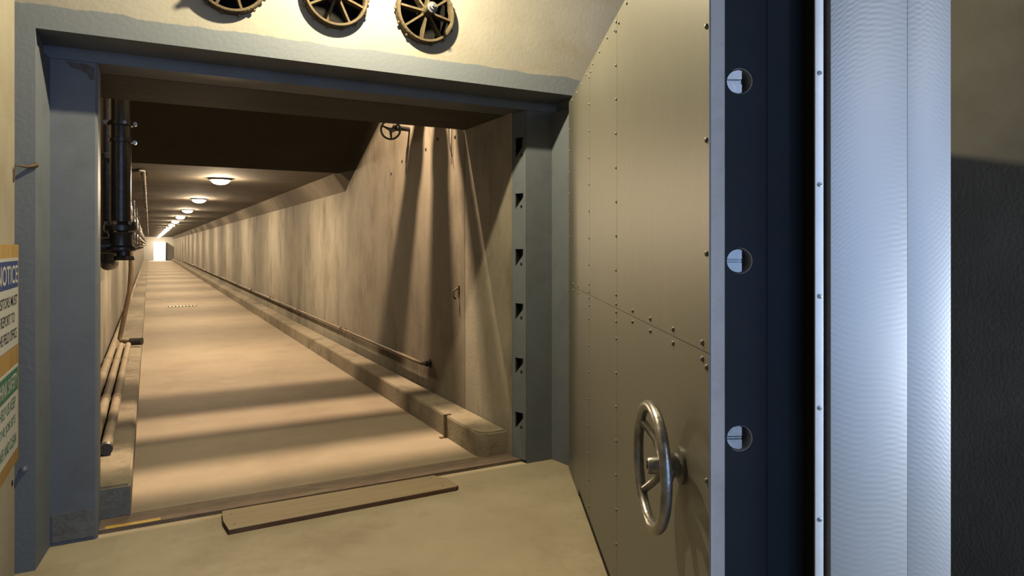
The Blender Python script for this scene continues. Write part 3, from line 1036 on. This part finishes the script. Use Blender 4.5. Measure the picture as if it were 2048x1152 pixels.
MB().tube([(-.1, 0, 3.36), (-.03, 0, 3.34), (0, 0, 3.26), (0, 0, 1.60), (0, .04, 1.50), (0, .14, 1.46), (0, .6, 1.45)], .062, 18).build('pipe', M['pipe_dark'], r2)
for zz in (1.62, 2.3):
    MB().lathe((0, 0, zz), (0, 0, 1), [(.06, 0), (.08, .004), (.08, .045), (.06, .05)], 18).build('coupling', M['pipe_dark'], r2)

# rack of pipes along the left wall
def long_pipe(x, z, r_, y0_, y1_, mat, lab, step, cmat):
    t = thing('wall_pipe', lab, 'pipe', (x, 0, z), 0, 'pipes along the tunnel wall')
    MB().cyl((0, y0_, 0), (0, y1_, 0), r_, 14).build('pipe', mat, t)
    me = MB().lathe((0, 0, 0), (0, 1, 0), [(r_, 0), (r_ * 1.35, .004), (r_ * 1.35, .09), (r_, .094)], 14).mesh('coupling', cmat)
    yy = y0_ + .25
    k = 0
    while yy < min(y1_, 60) and k < 14:
        inst('coupling', me, t, (0, yy, 0))
        yy += step
        k += 1
    return t


long_pipe(-.30, 2.20, .055, 7.2, 82, M['pipe_tan'], 'tan pipe along the tunnel wall, highest of the stacked run behind the riser', 1.6, M['fitting'])
long_pipe(-.27, 2.02, .050, 7.4, 82, M['pipe_tan'], 'tan pipe along the tunnel wall, second from the top of the stack', 1.9, M['fitting'])
long_pipe(-.31, 1.84, .060, 7.0, 82, M['pipe_brown'], 'brown pipe along the tunnel wall, third from the top of the stack', 1.5, M['fitting'])
long_pipe(-.26, 1.66, .045, 7.6, 82, M['pipe_brown'], 'brown pipe along the tunnel wall, lowest of the stacked run', 1.7, M['pipe_brown'])
cd = thing('conduit', 'thin brown conduit hugging the tunnel ceiling above the stacked pipes', 'pipe')
MB().tube([(-.30, 9.55, 2.50), (-.12, 9.6, 2.545), (-.065, 9.7, 2.55), (-.06, 10.0, 2.55), (-.06, 70, 2.55)], .022, 10).build('pipe', M['pipe_brown'], cd)
ck = MB().box(-.035, .035, -.02, .02, .0, .048).mesh('clip', M['pipe_brown'], False)
for k in range(12):
    inst('clip', ck, cd, (-.06, 10.4 + 2.2 * k, 2.55))
for k, yy in enumerate((7.9, 11.6, 14.0, 18.0)):
    sp_ = MB()
    sp_.box(TL, -.19, yy, yy + .04, 1.58, 1.60)
    sp_.box(TL, -.19, yy, yy + .04, 2.27, 2.29)
    sp_.box(-.215, -.19, yy, yy + .04, 1.60, 2.27)
    tag(sp_.build('pipe_rack', M['pipe_dark'], smooth=False), 'steel bracket holding the stacked wall pipes, ' + ['first', 'second', 'third', 'fourth'][k] + ' from the riser', 'bracket', 'pipe brackets on the tunnel wall')

# thin drop pipe with elbow, dark cap, and three low pipes lying on the curb
dp = thing('drop_pipe', 'thin brown pipe dropping from the stacked pipes to a black-capped elbow on the curb', 'pipe')
MB().tube([(-.225, 11.0, 1.62), (-.225, 11.0, 1.25), (-.245, 11.0, .95), (-.30, 11.0, .65), (-.345, 11.0, .40), (-.365, 11.0, .30), (-.34, 10.98, .26), (-.24, 10.9, .255), (-.19, 10.86, .26)], .030, 12).build('pipe', M['pipe_brown'], dp)
MB().cyl((-.235, 10.88, .257), (-.085, 10.82, .262), .052, 14).build('cap', M['black'], dp, label='black end cap')
for i, (x, r_, ye, lab) in enumerate(((-.43, .042, 6.6, 'tan pipe lying on the curb tight against the tunnel wall'),
                                      (-.34, .036, 6.3, 'tan pipe lying on the curb between two others'),
                                      (-.255, .036, 6.0, 'outermost tan pipe lying on the curb beside its bare edge'))):
    t = thing('low_pipe', lab, 'pipe', (x, 0, .187 + r_ * 1.16), 0, 'pipes lying on the curb')
    MB().cyl((0, 5.35, 0), (0, 10.8 if i else 40, 0), r_, 14).build('pipe', M['pipe_tan'], t)
    MB().cyl((0, 5.30, 0), (0, 5.36, 0), r_ * 1.12, 14).build('end_cap', M['black'], t)
    for yy in (7.0, 9.3):
        MB().lathe((0, yy, 0), (0, 1, 0), [(r_, 0), (r_ * 1.15, .004), (r_ * 1.15, .06), (r_, .064)], 14).build('coupling', M['pipe_tan'], t)

# floor drain in the roadway
fd = thing('floor_drain', 'row of pale bars of a drain grate across the tunnel floor', 'drain', (.78, 19.9, 0))
MB().box(-.34, .34, -.14, .14, 0.0005, .006).build('frame', M['void'], fd)
sl_me = MB().box(-.022, .022, -.10, .10, .006, .010).mesh('bar', M['sign_white'], False)
for k in range(8):
    inst('bar', sl_me, fd, (-.29 + .083 * k, 0, 0))

# ================================================================ LAMPS
def lamp_proto():
    t = thing('ceiling_lamp', '', 'lamp', (0, 0, 0), 0, 'ceiling lamps down the tunnel')
    MB().lathe((0, 0, 0), (0, 0, -1), [(.128, 0), (.165, 0), (.165, .018), (.150, .030), (.128, .030), (.128, 0)], 24).build('base', M['lamp_grey'], t)
    MB().lathe((0, 0, -.012), (0, 0, -1), [(.127, 0), (.127, .018), (.115, .042), (.085, .062), (.045, .074), (0, .078)], 24).build('globe', M['globe'], t)
    return t


ORD = ['first', 'second', 'third', 'fourth', 'fifth', 'sixth']
proto = lamp_proto()
kids = list(proto.children)
for k in range(16):
    if k == 0:
        r_ = proto
    else:
        r_ = proto.copy()
        C.objects.link(r_)
        for c_ in kids:
            q = c_.copy()
            C.objects.link(q)
            q.parent = r_
    r_.location = (.93, min(10.85 + 4.85 * k, 82.6), TC)  # last lamp breaks the spacing, added to brighten the end wall
    r_['label'] = ('glowing ceiling lamp, %s in the tunnel row from the doorway' % ORD[k]) if k < 5 else \
        'distant ceiling lamp merging into the bright line towards the tunnel end'

bl = thing('bay_lamp', 'shaded lamp hanging in the high bay behind the lintel', 'lamp', (1.35, 6.0, 4.2))
MB().lathe((0, 0, 0), (0, 0, 1), [(.16, .02), (.10, .09), (.04, .13), (.04, .16), (0, .16)], 24).build('shade', M['lamp_grey'], bl)
rl = thing('room_lamp', 'bare ceiling lamp hanging in front of the door frame', 'lamp', (1.10, 3.40, 3.60))
MB().cyl((0, 0, .12), (0, 0, RH - 3.60), .008, 8).build('cord', M['black'], rl)
MB().lathe((0, 0, .05), (0, 0, 1), [(.02, 0), (.022, .06), (.01, .08), (0, .08)], 14).build('socket', M['lamp_grey'], rl)
